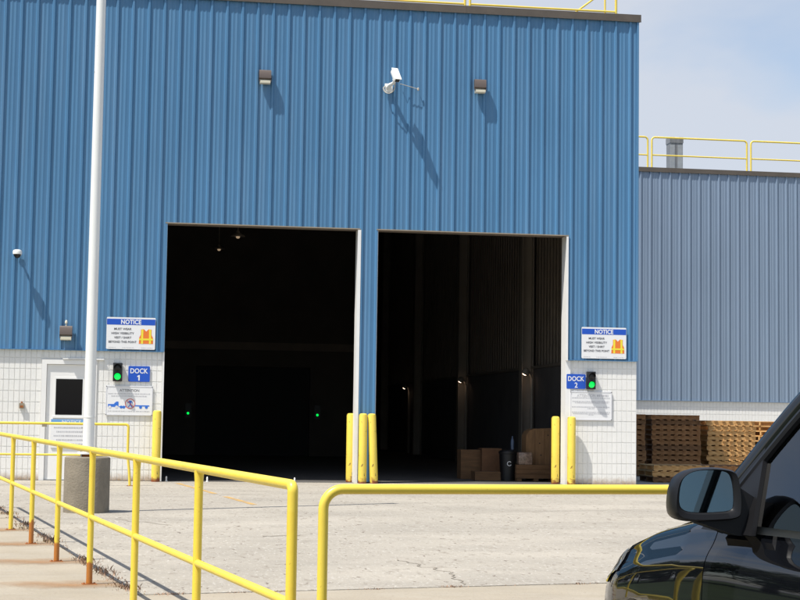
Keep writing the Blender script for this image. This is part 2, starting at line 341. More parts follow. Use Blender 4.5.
weeds('dry_weeds', near(-.1, -.01), near(4.8, 0), 420, .02, .05, DRY, 4, 'low dry weeds in the front joint of the apron')

# ------------------------------------------------------------------ the dock building
bld = thing('dock_building', 'blue ribbed metal loading building with two open bays and white block base', 'building')
PITCH_R = .3048; PH = 4.666            # rib pitch and phase (a rib is centred at u = PH)
RIBP = [(-.038, 0), (-.017, -.032), (.017, -.032), (.038, 0), (.096, 0), (.106, -.005), (.122, -.005), (.132, 0), (.172, 0), (.182, -.005), (.198, -.005), (.208, 0)]
def profile(u0, u1, ph):
    pts = []
    k = math.floor((u0-ph)/PITCH_R)-1
    while ph+k*PITCH_R < u1+.4:
        pts += [(ph+k*PITCH_R+a, b) for a, b in RIBP]; k += 1
    def at(u):
        for (a, b), (c, d) in zip(pts, pts[1:]):
            if a <= u <= c: return b+(d-b)*(u-a)/(c-a)
        return 0
    return [(u0, at(u0))]+[p for p in pts if u0+1e-4 < p[0] < u1-1e-4]+[(u1, at(u1))]
def cladding(parent, u0, u1, z0, z1, ph, y0, m, name='cladding_panel'):
    pr = profile(u0, u1, ph); mb = MB()
    mb.grid([[(u, y0+v, z0) for u, v in pr], [(u, y0+v, z1) for u, v in pr]], smooth=False)
    mb.add([(u0, y0+.02, z0), (u1, y0+.02, z0), (u1, y0+.02, z1), (u0, y0+.02, z1)], [(0, 1, 2, 3)])
    return mb.build(name, m, parent)
UL, UR = -6.0, 9.40
OPEN = [(-.07, 3.69), (4.07, 7.93)]; HEAD = 5.0; BLK = 2.5; TOP = 9.55
clad = MB().box((UL, .021, HEAD+.06), (UR-.002, .30, TOP-.02)).build('upper_wall', DARKIN, bld)
edges = {UL, UR}
u = PH+.1524
while u < UR: edges.add(u); u += 3*PITCH_R
u = PH+.1524
while u > UL: edges.add(u); u -= 3*PITCH_R
for a, b in OPEN: edges |= {a, b}
edges = sorted(edges)
for a, b in zip(edges, edges[1:]):
    if b-a < .002: continue
    c = (a+b)/2; z0 = BLK
    for o in OPEN:
        if o[0] < c < o[1]: z0 = HEAD
    if OPEN[0][1] < c < OPEN[1][0]: z0 = .02
    cladding(clad, a+.0004, b-.0004, z0, TOP, PH, 0, BLUE)
# base flashing under the cladding and the coping
for a, b in ((UL, OPEN[0][0]-.001), (OPEN[1][1]+.001, UR)):
    MB().box((a, -.040, BLK-.018), (b, .022, BLK-.002)).build('base_flashing', BLUE, bld)
for a, b in ((UL-.05, -2.1), (-2.097, 1.85), (1.853, 5.80), (5.803, UR+.055)):
    MB().box((a, -.052, TOP-.075), (b, .34, TOP+.06)).build('coping', BROWN, bld)
    MB().box((a, -.058, TOP-.095), (b, -.036, TOP-.0752)).build('coping_lip', BROWN, bld)
MB().box((UR-.03, -.042, BLK-.002), (UR+.012, .03, TOP-.08)).build('corner_trim', BLUE, bld)
# door frames: white reveals on the right of each bay, thin head flashing
for i, (a, b) in enumerate(OPEN):
    MB().box((b-.012, .004, .0), (b+.002, .36, HEAD)).build('door_jamb', WHITETRIM, bld)
    MB().box((a-.002, .004, 0), (a+.012, .36, HEAD)).build('door_jamb', WHITETRIM, bld)
    MB().box((a-.03, -.040, HEAD-.008), (b+.03, -.002, HEAD+.012)).build('head_flashing', TANTRIM, bld)
    MB().box((a-.02, .023, HEAD), (b+.02, .36, HEAD+.05)).build('door_head', DARKIN, bld)
MB().box((3.672, -.041, .0), (3.735, .003, HEAD-.017)).build('jamb_trim', WHITETRIM, bld)
MB().box((7.915, -.041, BLK-.02), (7.955, .003, HEAD-.017)).build('jamb_trim', WHITETRIM, bld)
MB().box((7.92, .003, 0), (8.02, .024, BLK-.02)).build('jamb_trim', WHITETRIM, bld)
MB().box((-.10, -.041, BLK-.002), (-.06, .003, HEAD-.017)).build('jamb_trim', BLUE, bld)
MB().box((3.705, .021, 0), (4.055, .34, HEAD)).build('bay_post', DARKIN, bld)
# painted block base: stack-bond scored blocks, each a piece of its own
BH = .212
def block_mesh(n, h=BH):
    mb = MB(); t = .1012
    for i in range(n):
        x0 = i*t+.003; x1 = (i+1)*t-.003; b = .004
        mb.add([(x0, .012, .004), (x1, .012, .004), (x1, .012, h-.004), (x0, .012, h-.004), (x0+b, 0, .004+b), (x1-b, 0, .004+b), (x1-b, 0, h-.004-b), (x0+b, 0, h-.004-b)],
               [(4, 5, 6, 7), (0, 1, 5, 4), (1, 2, 6, 5), (2, 3, 7, 6), (3, 0, 4, 7)])
    return mb.mesh('block', WHITEBLOCK)
WHITEFOOT = mat('white_painted_block_foot', (.80, .79, .755), .7, 0, .035, 5, bump=.25, bscale=60)
add_layer(WHITEFOOT, foot_mask(.0, .16, 14, .16), (.42, .30, .19))
def foot_of(me):
    c = me.copy(); c.materials.clear(); c.materials.append(WHITEFOOT); return c
BM = {(n, h): block_mesh(n, h) for n in (1, 2, 3, 4) for h in (BH, .166)}
BF = {n: foot_of(BM[(n, BH)]) for n in (1, 2, 3, 4)}
def block_wall(u0, u1, y, parent_name, holes=()):
    w = MB(); 
    segs = [(u0, u1, 0, BLK-.02)]
    for (a, b, zt) in holes: segs = [(u0, a, 0, BLK-.02), (a, b, zt, BLK-.02), (b, u1, 0, BLK-.02)]
    for s in segs: w.box((s[0], y+.0085, s[2]), (s[1], y+.30, s[3]))
    par = w.build(parent_name, MORTAR, bld)
    t = .1012
    for s in segs:
        for r in range(12):
            z = r*BH; h = BH if r < 11 else .166
            if z < s[2]-.02: continue
            x = s[1]
            while x-t > s[0]-.02:
                n = min(4, int((x-s[0]+.02)/t)); x -= n*t
                link('block', BF[n] if r == 0 else BM[(n, h)], par, (x, y+random.uniform(-.0008, .0008), z))
                if n == 0: break
    return par
block_wall(8.02, UR, .025, 'block_wall')
block_wall(UL, -.09, .025, 'block_wall', [(-2.37, -1.33, 2.31)])
MB().box((-.09, .003, 0), (-.055, .30, BLK-.02)).build('jamb_trim', WHITETRIM, bld)
# personnel door
dr = MB(); dr.box((-2.27, .042, .02), (-1.43, .10, 2.21)).build('door', DOORW, bld)
door = [o for o in kids(bld) if o.name.startswith('door') and o.data.materials[0] == DOORW][0]
f = MB(); f.box((-2.37, .004, 0), (-2.275, .12, 2.305)); f.box((-1.425, .004, 0), (-1.33, .12, 2.305)); f.box((-2.275, .004, 2.215), (-1.425, .12, 2.305)); f.build('door_frame', DOORW, door)
MB().box((-2.125, .034, 1.22), (-1.565, .0415, 1.965)).build('window_frame', WHITETRIM, door)
MB().box((-2.095, .030, 1.25), (-1.595, .0335, 1.935)).build('window_pane', GLASSD, door)
MB().box((-2.14, .016, 1.185), (-1.55, .0415, 1.219)).build('window_sill', WHITETRIM, door)
MB().box((-1.52, .034, .93), (-1.47, .0415, 1.16)).tube([(-1.495, .05, 1.02), (-1.495, 0, 1.02), (-1.60, 0, 1.02)], .010, 8).build('door_handle', STEEL, door)
MB().box((-2.27, .003, -.0), (-1.43, .041, .018)).build('door_sill', STEEL, door)
MB().box((-1.98, -.02, 2.31), (-1.20, .022, 2.335)).build('drip_cap', WHITETRIM, door)
# shell: side walls, roof, inner right wall with ribs, back walls
MB().box((UL, .02, 0), (UL+.25, 37, TOP-.02)).build('side_wall', BLUE, bld)
MB().box((9.15, .31, 0), (UR, 37, TOP-.02)).build('side_wall', BLUE, bld)
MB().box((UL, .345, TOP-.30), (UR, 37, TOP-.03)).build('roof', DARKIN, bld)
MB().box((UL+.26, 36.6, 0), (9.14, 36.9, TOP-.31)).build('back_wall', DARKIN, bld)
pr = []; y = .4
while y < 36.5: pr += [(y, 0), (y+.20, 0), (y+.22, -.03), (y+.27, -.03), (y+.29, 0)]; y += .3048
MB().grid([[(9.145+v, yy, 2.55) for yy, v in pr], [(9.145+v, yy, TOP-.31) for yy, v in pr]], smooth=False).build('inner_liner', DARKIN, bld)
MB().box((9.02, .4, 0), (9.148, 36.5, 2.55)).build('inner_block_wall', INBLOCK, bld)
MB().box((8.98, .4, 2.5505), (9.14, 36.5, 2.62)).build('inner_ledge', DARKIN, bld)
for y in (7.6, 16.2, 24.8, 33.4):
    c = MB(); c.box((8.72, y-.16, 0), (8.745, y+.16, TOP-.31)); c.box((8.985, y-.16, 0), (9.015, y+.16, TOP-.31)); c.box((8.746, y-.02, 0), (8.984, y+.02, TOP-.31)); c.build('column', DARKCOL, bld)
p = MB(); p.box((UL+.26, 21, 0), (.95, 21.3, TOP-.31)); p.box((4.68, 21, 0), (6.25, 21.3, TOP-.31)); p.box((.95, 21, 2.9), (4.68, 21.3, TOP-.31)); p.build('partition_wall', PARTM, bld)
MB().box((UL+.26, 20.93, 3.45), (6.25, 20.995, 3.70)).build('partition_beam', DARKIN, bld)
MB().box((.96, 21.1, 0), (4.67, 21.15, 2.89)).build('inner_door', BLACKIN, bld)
for y in (8.5, 17): MB().box((UL+.26, y-.15, TOP-.75), (9.14, y+.15, TOP-.305)).build('roof_beam', DARKCOL, bld)

# ------------------------------------------------------------------ the lower building beside it
b2 = thing('annex_building', 'faded blue grey metal building set back behind the wooden pallets', 'building')
AY = 14.3; AT = 8.80; AB = 1.93
body = MB().box((9.46, AY+.15, 0), (46, AY+22, AT-.02)).build('inner_wall', PALE, b2)
u = 13.873-.1524; u -= 3*PITCH_R*4
while u < 27:
    cladding(b2, max(u, 9.47)+.0004, u+3*PITCH_R-.0004, AB, AT, 13.873, AY, PALE); u += 3*PITCH_R
cladding(b2, u+.0004, 45.9, AB, AT, 13.873, AY, PALE)
for k in range(8):
    a = 9.47+k*4.6; MB().box((a+.0015, AY-.05, AT-.05), (a+4.6, AY+.5, AT+.085)).build('coping', BROWN, b2)
MB().box((9.47, AY-.045, AB-.02), (45.9, AY+.021, AB-.001)).build('base_flashing', PALE, b2)
w2 = MB().box((9.47, AY+.0285, 0), (45.9, AY+.0305+.1, AB-.02)).build('block_wall', MORTAR, b2)
for r in range(9):
    z = AB-.02-.166-r*BH if r else AB-.02-.166
    h = .166 if r == 0 else BH
    if z < -.05: continue
    for c in range(16):
        link('block', BM[(4, h)], w2, (13.0+c*.4048, AY+.02, z))

# ------------------------------------------------------------------ bollards
def bollard(label, u, y, lean=0, h=1.36):
    o = MB().lathe([(.083, 0), (.083, h-.045), (.076, h-.018), (.055, h-.004), (.02, h)], 20).build('bollard', YELB, None, (u, y, gz(y)))
    o.rotation_euler = (0, -lean, 0); tag(o, label, 'bollard', 'yellow bollards guarding the bay doors'); return o
bollard('yellow bollard at the left edge of the dock 1 bay', -.165, -.20)
bollard('yellow bollard standing inside the left bay against the blue centre post', 3.645, .42)
bollard('yellow bollard in front of the left half of the blue centre post', 3.815, -.19)
bollard('slightly leaning yellow bollard with rusty foot at the right of the centre post', 4.045, -.17, .045)
bollard('yellow bollard inside the right jamb of the dock 2 bay', 7.82, .40)
bollard('yellow bollard before the white block wall casting a rounded shadow', 8.012, -.14)

# ------------------------------------------------------------------ railings
RH = 1.055; PR = .0245
def base_plate(mb=None):
    mb = mb or MB(); mb.box((-.055, -.045, .0), (.055, .045, .007))
    for x in (-.055, .055): mb.lathe([(.008, .007), (.008, .015)], 8, (x*.75, 0, 0))
    return mb
BPL = base_plate().mesh('base_plate', RUST)
POST = MB().tube([(0, 0, .010), (0, 0, .5), (0, 0, RH-.02)], PR, 14).lathe([(PR, RH-.075), (.0262, RH-.045), (.029, RH-.012)], 14).mesh('post', YELP)
def floor_rail(label, p0, d, n, sp, z0, bend_first=False, elbow=False):
    d = Vector(d).normalized(); t = thing('guard_rail', label, 'railing', (p0[0], p0[1], z0(p0[1])))
    def P(s, z): q = Vector(p0)+d*s; return (q.x-p0[0], q.y-p0[1], z0(q.y)-z0(p0[1])+z)
    Lg = (n-1)*sp
    if bend_first:
        rad = .085; c = Vector(P(rad, RH-rad)); ax = Vector((d.x, d.y, 0))
        pts = [P(0, .010), P(0, .4), P(0, RH-rad-.02)]+arc(c, rad, math.pi, math.pi/2, ax, (0, 0, 1), 9)+[P(Lg*.5, RH), P(Lg, RH)]
        MB().tube(pts, PR*.90, 16).build('top_rail', YEL, t); link('base_plate', BPL, t, P(0, 0), math.atan2(d.y, d.x))
        rng = range(1, n)
    else:
        rad = .03; c = Vector(P(rad, RH-rad)); ax = Vector((d.x, d.y, 0))
        pts = [P(0, RH-.12), P(0, RH-rad-.005)]+arc(c, rad, math.pi, math.pi/2, ax, (0, 0, 1), 7)+[P(Lg*.5, RH), P(Lg, RH)]
        MB().tube(pts, PR, 16).build('top_rail', YEL, t); rng = range(n)
    MB().tube([P(0, RH*.5), P(Lg*.5, RH*.5), P(Lg, RH*.5)], .021, 12).build('mid_rail', YEL, t)
    for i in rng:
        if i == 0: MB().tube([(0, 0, .010), (0, 0, RH-.11)], PR, 14).build('post', YELP, t, P(0, 0))
        else: link('post', POST, t, P(i*sp, 0), random.uniform(0, 6))
        link('base_plate', BPL, t, P(i*sp, 0), math.atan2(d.y, d.x)+1.57)
    return t
walkz = lambda y: gz(y)-.005
lr0 = (.575, -23.60)
floor_rail('long yellow pipe railing along the sidewalk at the left', lr0, (-.1985, .980), 9, 1.915, walkz)
floor_rail('yellow pipe railing with rounded corner crossing the foreground', (.681, -23.94), (math.cos(R(7)), math.sin(R(7))), 5, 1.95, walkz, True)
# rust runs on the sidewalk beside the posts
for i in (2, 3, 4, 5, 6):
    q = Vector(lr0)+Vector((-.1985, .980))*1.915*i+Vector((-.16, -.02))
    o = MB().add([(-.75, -.36, 0), (.45, -.36, 0), (.45, .36, 0), (-.75, .36, 0)], [(0, 1, 2, 3)]).build('rust_stain', STAIN, walk, (q.x, q.y, gz(q.y)-.001)); o.rotation_euler[2] = .12
# railing by the wall
br = thing('guard_rail', 'thin yellow railing in front of the white door and block wall', 'railing', (-.66, -1.97, gz(-1.97)))
rad = .05
MB().tube([(.05, 0, .01), (.035, 0, .25), (.005, 0, .52), (0, 0, .60), (0, 0, 1.10-rad)]+arc((-rad, 0, 1.10-rad), rad, 0, math.pi/2, (1, 0, 0), (0, 0, 1), 6)+[(-3, 0, 1.10), (-5.6, 0, 1.10)], .024, 12).build('top_rail', YEL, br)
MB().tube([(.0, 0, .545), (-3, 0, .545), (-5.6, 0, .545)], .019, 10).build('mid_rail', YEL, br)
link('base_plate', BPL, br, (.05, 0, 0))
for s in (-3.6, -5.5):
    MB().tube([(s, 0, .01), (s, 0, 1.09)], .024, 12).build('post', YELP, br); link('base_plate', BPL, br, (s, 0, 0))
MB().box((-1.52, -.035, 1.04), (-1.44, .035, 1.085)).build('clamp', TANTRIM, br)

# roof railings
def roof_rail(label, group, x0, x1, y, z, h, mid, rad=.10, r=.027, extra=None):
    t = thing('roof_rail', label, 'railing', (x0, y, z), 0, group); W = x1-x0
    MB().tube([(0, 0, 0), (0, 0, h-rad)]+arc((rad, 0, h-rad), rad, math.pi, math.pi/2, (1, 0, 0), (0, 0, 1), 6)+arc((W-rad, 0, h-rad), rad, math.pi/2, 0, (1, 0, 0), (0, 0, 1), 6)+[(W, 0, 0)], r, 10).build('top_rail', YELR, t)
    MB().tube([(0, 0, mid), (W, 0, mid)], r*.85, 8).build('mid_rail', YELR, t)
    for x in (0, W): MB().box((x-.1, -.15, -.02), (x+.1, .35, .01)).build('foot', STEEL, t)
    return t
G2 = 'yellow rails on the annex roof'
zz = AT+.085
roof_rail('short end of yellow roof rail beside the blue corner on the annex', G2, 10.9, 14.20, AY+.35, zz, .985, .44)
roof_rail('yellow roof rail in front of the grey vent on the annex', G2, 14.33, 17.33, AY+.35, zz, .985, .44)
roof_rail('rightmost yellow roof rail on the annex', G2, 17.46, 20.46, AY+.35, zz, .985, .44)
G1 = 'yellow rails on the dock building roof'
z1 = TOP-.03
roof_rail('yellow roof rail above the bays, left section', G1, 3.0, 6.06, 1.5, z1, 1.1, .545)
t = roof_rail('yellow roof rail with slanting brace by the roof corner', G1, 6.17, 9.37, 1.5, z1, 1.1, .545)
MB().tube([(1.62, .2, .0), (2.45, .2, .62), (3.0, .2, 1.05)], .02, 8).build('brace', YELR, t)
MB().tube([(2.97, .05, 0), (2.97, .05, 1.05)], .021, 8).lathe([(.05, -.02), (.05, .03)], 10, (2.97, .05, .46)).build('post', YELR, t)
VENT = mat('weathered_vent_steel', (.20, .20, .20), .5, .3, .25, 5, stretch=(3, 3, .5))
vt = thing('roof_vent', 'grey square vent stack on the annex roof', 'vent', (15.49, 16, AT-.02))
MB().box((-.20, -.20, 0), (.20, .20, 1.22)).build('stack', VENT, vt)
MB().box((-.21, -.207, 0), (-.06, -.201, 1.10)).box((.03, -.207, 0), (.19, -.201, 1.10)).build('seam', STEEL, vt)
MB().plate([(-.215, 1.16), (.215, 1.16), (.215, 1.34), (.07, 1.34), (.04, 1.30), (-.04, 1.30), (-.07, 1.34), (-.215, 1.34)], -.215, .215).build('cap', VENT, vt)

# ------------------------------------------------------------------ flagpole and pier
PX, PY = -1.020, -9.25; pz = gz(PY)
o = MB().lathe([(.302, -.05), (.302, .70), (.297, .725), (.285, .735)], 40).build('concrete_pier', PIERM, None, (PX, PY, pz)); tag(o, 'round concrete pier carrying the white pole', 'pier')
fp = thing('pole', 'tall white painted pole bolted to the round concrete pier', 'pole', (PX+.005, PY, pz+.735))
prof = [(.078, .055)]+[(.076-.0012*i, .055+i*.6) for i in range(1, 16)]
MB().lathe(prof, 28).build('shaft', POLEW, fp)
MB().lathe([(.145, .035), (.145, .060), (.11, .070), (.085, .085), (.0775, .10)], 28).build('flange', POLEW, fp)
MB().lathe([(.10, 0), (.10, .034)], 20).build('grout_pad', RUST, fp)
MB().lathe([(.079, .52), (.079, .535)], 28).build('collar', POLEW, fp)
for k in range(4):
    a = math.pi/4+k*math.pi/2; MB().lathe([(.010, 0), (.010, .115)], 8, (.122*math.cos(a), .122*math.sin(a), 0)).lathe([(.018, .062), (.018, .082)], 6, (.122*math.cos(a), .122*math.sin(a), 0), False).build('anchor_bolt', STEEL, fp)
MB().lathe([(.03, 9.05), (.07, 9.08), (.10, 9.15), (.07, 9.22), (.02, 9.25)], 16).build('ball_cap', POLEW, fp)

# ------------------------------------------------------------------ wall fixtures
def wall_pack(label, u, z, photo=False):
    t = thing('wall_light', label, 'light', (u, -.034, z), 0, 'bronze wall lights')
    MB().box((-.09, -.0175, -.12), (.09, .0, .15)).build('back_box', FIXBR, t)
    hood = [(-.018, .145), (-.085, .145), (-.112, .11), (-.120, -.02), (-.085, -.045), (-.018, -.045)]
    mb = MB(); mb.prism(hood, lambda y, zz: (-.118, y, zz), lambda y, zz: (.118, y, zz)); mb.build('hood', FIXBR, t)
    MB().box((-.118, -.118, -.09), (-.104, -.086, -.047)).box((.104, -.118, -.09), (.118, -.086, -.047)).build('side_cheek', FIXBR, t)
    lens = [(-.018, -.046), (-.082, -.046), (-.114, -.08), (-.114, -.118), (-.085, -.13), (-.018, -.13)]
    MB().prism(lens, lambda y, zz: (-.103, y, zz), lambda y, zz: (.103, y, zz)).build('lens', FIXLENS, t)
    if photo: MB().lathe([(.012, .166), (.012, .21), (.026, .215), (.026, .25), (.014, .275), (.004, .28)], 12, (0, -.06, -.022)).build('photocell', FIXLENS, t)
wall_pack('bronze wall light high above the left bay', 1.77, 7.94)
wall_pack('bronze wall light high above the right bay', 6.09, 7.95)
wall_pack('low bronze wall light with photocell above the white door', -1.93, 2.80, True)
t = thing('dome_camera', 'small white dome camera on the blue wall at the far left', 'camera', (-2.87, -.034, 4.30))
MB().lathe([(.055, 0), (.055, .012)], 16).build('mount', CAMW, t)
for o in kids(t): o.rotation_euler = (R(90), 0, 0)
MB().tube([(0, -.01, .0), (0, -.16, .015), (0, -.21, .01)], .022, 10).build('arm', CAMW, t)
MB().lathe([(.085, -.02), (.088, .03), (.075, .058), (.04, .07)], 20, (0, -.22, 0)).build('housing', CAMW, t)
MB().lathe([(.012, -.095), (.045, -.078), (.066, -.045), (.07, -.021)], 20, (0, -.22, 0)).build('dome', BLACKP, t)
# security camera on its arm
t = thing('security_camera', 'white security camera on a wall arm with looped cable', 'camera', (4.25, -.034, 7.87))
MB().bbox((-.09, -.025, -.10), (.07, .0, .07), .01).build('mount_plate', CAMW, t)
MB().tube([(-.02, -.02, -.01), (0, -.13, .02), (.045, -.25, .03), (.075, -.325, .07)], .038, 12, radii=[.05, .04, .032, .03]).build('arm', CAMW, t)
MB().lathe([(.05, -.03), (.055, 0), (.05, .04)], 14, (.075, -.325, .09)).build('swivel', CAMW, t)
hd = MB().bbox((-.06, -.17, -.052), (.06, .13, .052), .022).build('housing', CAMW, t, (.075, -.325, .185)); hd.rotation_euler = (R(52), R(0), R(16))
MB().box((-.066, -.195, .049), (.066, .135, .062)).build('sunshield', CAMW, hd)
MB().box((-.044, -.174, -.037), (.044, -.1695, .037)).build('lens_window', BLACKP, hd)
MB().tube([Vector((-.08, -.02, .02))]+[Vector((-.02-.105*math.cos(a), -.05-.18*(a/3.6), -.03-.12*math.sin(a))) for a in [i*.3 for i in range(11)]]+[Vector((.08, -.31, .10))], .010, 8).build('cable', CABLE, t)
t = thing('wall_sensor', 'thin rod with a small knob beside the security camera', 'sensor', (4.83, -.034, 7.845))
MB().tube([(-.36, -.06, .09), (0, -.06, 0)], .007, 6).tube([(-.36, 0, .09), (-.36, -.06, .09)], .007, 6).build('rod', CABLE, t)
MB().lathe([(.01, -.03), (.022, -.02), (.022, .02), (.01, .03)], 10, (0, -.055, 0)).tube([(0, 0, 0), (0, -.055, 0)], .008, 6).build('knob', CABLE, t)

# ------------------------------------------------------------------ signs
def sign_board(name, label, cat, u0, u1, z0, z1, y, group, mat_=SIGNW, rim=None):
    t = thing(name, label, cat, ((u0+u1)/2, y, z0), 0, group); W = u1-u0; H = z1-z0
    r = .02; pts = []
    for cx, cz, a0 in ((W/2-r, H-r, 0), (-W/2+r, H-r, 90), (-W/2+r, r, 180), (W/2-r, r, 270)):
        for k in range(4): a = R(a0+k*30); pts.append((cx+r*math.cos(a), cz+r*math.sin(a)))
    MB().plate(pts, 0, -.012).build('board', mat_, t)
    if rim:
        f = MB(); e = .022
        for a, b in (((-W/2+.01, .008), (W/2-.01, e)), ((-W/2+.01, H-e), (W/2-.01, H-.008)), ((-W/2+.008, e+.001), (-W/2+e, H-e-.001)), ((W/2-e, e+.001), (W/2-.008, H-e-.001))): f.box((a[0], -.0165, a[1]), (b[0], -.0125, b[1]))
        f.build('rim', rim, t)
        for sx in (-1, 1):
            for zz in (.016, H-.016): MB().lathe([(.009, 0), (.009, .006)], 8).build('screw', INK, t, (sx*(W/2-.016), -.018, zz)).rotation_euler = (R(90), 0, 0)
    return t, W, H
def vest(t, x, z, s):
    P = lambda pts: [(x+a*s, z+b*s) for a, b in pts]
    MB().plate(P([(-.48, 0), (.48, 0), (.46, .42), (.36, .62), (.36, .97), (.16, 1), (0, .84), (-.16, 1), (-.36, .97), (-.36, .62), (-.46, .42)]), -.0125, -.0140).build('vest_print', VORANGE, t)
    for sx in (-1, 1): MB().plate(P([(sx*.20, .0), (sx*.33, .0), (sx*.33, .96), (sx*.19, .98)]), -.0142, -.0150).build('vest_stripe', VYEL, t)
    MB().plate(P([(-.47, .24), (.47, .24), (.47, .36), (-.47, .36)]), -.0152, -.0160).build('vest_stripe', VYEL, t)
def notice(label, u0, u1, z0, z1):
    t, W, H = sign_board('notice_sign', label, 'sign', u0, u1, z0, z1, -.036, 'high visibility notice signs')
    MB().box((-W/2+.004, -.0135, H-.145), (W/2-.004, -.0125, H-.032)).build('header_band', SIGNB, t)
    text('NOTICE', .385, .090, .0, H-.088, -.0140, SIGNW, t, bold=.03)
    for i, (s, w) in enumerate((('MUST WEAR', .33), ('HIGH VISIBILITY', .43), ('VEST / SHIRT', .33), ('BEYOND THIS POINT', .53))):
        text(s, w, .042, -W/2+.31, H-.225-i*.083, -.0130, INK, t, bold=.018)
    vest(t, W/2-.175, .11, .285)
    rnd = random.Random(5)
    for a, b in ((-.42, -.28), (-.16, .06), (.20, .42)): printline(a, b, .032, .014, -.0128, INKG, t, rnd)
notice('white and blue notice sign with orange vest, left of the bays', -1.17, -.24, 2.525, 3.14)
notice('white and blue notice sign with orange vest, right of the bays', 8.235, 9.16, 2.53, 3.16)
def dock(label, n, u0, u1, z0, z1):
    t, W, H = sign_board('dock_sign', label, 'sign', u0, u1, z0, z1, .012, 'blue dock number signs', SIGNB)
    text('DOCK', .335, .098, 0, H-.092, -.0130, SIGNW, t, bold=.018); text(n, .062, .105, 0, .075, -.0130, SIGNW, t, bold=.015) if n != '1' else MB().plate([(-.012, .022), (.014, .022), (.014, .128), (-.004, .128), (-.034, .108), (-.034, .086), (-.012, .098)], -.0126, -.0142).build('lettering', SIGNW, t)
dock('blue DOCK 1 sign on the block wall left of the bays', '1', -.735, -.325, 1.905, 2.205)
dock('blue DOCK 2 sign touching the right jamb beside the signal', '2', 7.94, 8.335, 1.915, 2.21)
t, W, H = sign_board('attention_sign', 'pale attention sign with blue truck picture below the DOCK 1 sign', 'sign', -1.155, -.255, 1.25, 1.825, .012, None, SIGNW, SIGNG)
text('ATTENTION', .37, .05, 0, H-.09, -.0130, INK, t, bold=.004); rnd = random.Random(9)
printline(-.40, .40, H-.155, .026, -.0128, INKG, t, rnd); printline(-.34, .33, H-.20, .026, -.0128, INKG, t, rnd); printline(-.40, .39, .085, .022, -.0128, INKG, t, rnd)
tz = .145
MB().plate([(-.40, tz+.02), (-.20, tz+.02), (-.20, tz+.12), (-.235, tz+.125), (-.27, tz+.10), (-.29, tz+.075), (-.40, tz+.072)], -.0126, -.0140).build('truck_print', SBLUE2, t)
MB().box((-.19, -.0140, tz+.020), (-.06, -.0126, tz+.036)).build('chassis_print', SBLUE2, t); MB().box((.11, -.0140, tz+.035), (.385, -.0126, tz+.058)).build('trailer_print', SBLUE2, t)
for x in (-.365, -.235, -.15, -.10, .22, .33):
    mb = MB(); mb.plate([(x+.028*math.cos(R(a)), tz+.018+.028*math.sin(R(a))) for a in range(0, 360, 30)], -.0142, -.0148); mb.build('wheel_print', SIGNG if x < -.2 else SBLUE2, t)
cx, cz = .02, tz+.085; ro, ri = .098, .084; ring = MB(); n = 32
ring.add([(cx+ro*math.cos(2*math.pi*k/n), -.0155, cz+ro*math.sin(2*math.pi*k/n)) for k in range(n)]+[(cx+ri*math.cos(2*math.pi*k/n), -.0155, cz+ri*math.sin(2*math.pi*k/n)) for k in range(n)], [(k, (k+1) % n, n+(k+1) % n, n+k) for k in range(n)])
ring.add([(cx-.065, -.0156, cz+.055), (cx-.055, -.0156, cz+.065), (cx+.065, -.0156, cz-.055), (cx+.055, -.0156, cz-.065)], [(0, 1, 2, 3)]); ring.build('prohibition_ring', SRED, t)
MB().plate([(cx-.010, cz-.02), (cx-.045, cz-.07), (cx-.028, cz-.072), (cx+.004, cz-.03), (cx+.03, cz-.072), (cx+.045, cz-.066), (cx+.018, cz-.01), (cx+.02, cz+.035), (cx+.048, cz+.0), (cx+.055, cz+.01), (cx+.018, cz+.06), (cx-.02, cz+.055), (cx-.055, cz+.02), (cx-.045, cz+.008), (cx-.014, cz+.03)], -.0126, -.0150).build('walker_print', SBLUE2, t)
t, W, H = sign_board('attention_sign', 'pale text-only attention sign below the DOCK 2 sign', 'sign', 8.01, 8.885, 1.285, 1.87, .012, None, SIGNW, SIGNG)
text('ATTENTION', .38, .058, -.10, H-.085, -.0130, INKG, t, bold=.004); rnd = random.Random(19)
printline(.12, .36, H-.085, .05, -.0128, INKG, t, rnd)
for zz, a, b in ((.135, -.39, .39), (.205, -.38, .38), (.232, -.33, .35), (.315, -.39, .39), (.345, -.07, .07), (.42, -.39, .39), (.45, -.37, .37), (.475, -.05, .06)): printline(a, b, H-zz, .024, -.0128, INKG, t, rnd)
t, W, H = sign_board('door_notice', 'faded notice sheet with blue heading on the white door', 'sign', -2.17, -1.45, .62, 1.175, .036, None, SIGNW)
MB().box((-W/2+.004, -.0140, H-.105), (W/2-.004, -.0125, H-.012)).build('header_band', SIGNLB, t)
text('NOTICE', .36, .060, .03, H-.058, -.0145, SIGNW, t, bold=.01); rnd = random.Random(29)
for i in range(5): printline(-.30+.05*(i % 2), .30, H-.17-i*.078, .034, -.0128, INKG, t, rnd)

# ------------------------------------------------------------------ traffic lights
def signal(label, u, z):
    t = thing('signal_light', label, 'traffic light', (u, .013, z), 0, 'two-lamp dock signals')
    MB().bbox((-.088, -.10, 0), (.088, 0, .355), .012).build('housing', BLACKP, t)
    for k, zz in enumerate((.092, .262)):
        m = GREENL if k == 0 else BLACKP
        o = MB().lathe([(.062, 0), (.060, .008), (.04, .018), (.0, .022)], 20).build('lamp', m, t, (0, -.1005, zz)); o.rotation_euler = (R(90), 0, 0)
        v = MB(); n = 10; ra = .072
        a = [(ra*math.cos(R(-10+200*i/n)), ra*math.sin(R(-10+200*i/n))) for i in range(n+1)]
        rows = [[(x, -.1005, zz+q) for x, q in a], [(x, -.1005-.09*(.55+.45*max(0, q)/ra), zz+q) for x, q in a]]
        v.grid(rows); v.grid([[(x*.95, yy, zz+(q-zz)*.95) for x, yy, q in r] for r in rows]); v.build('visor', BLACKP, t)
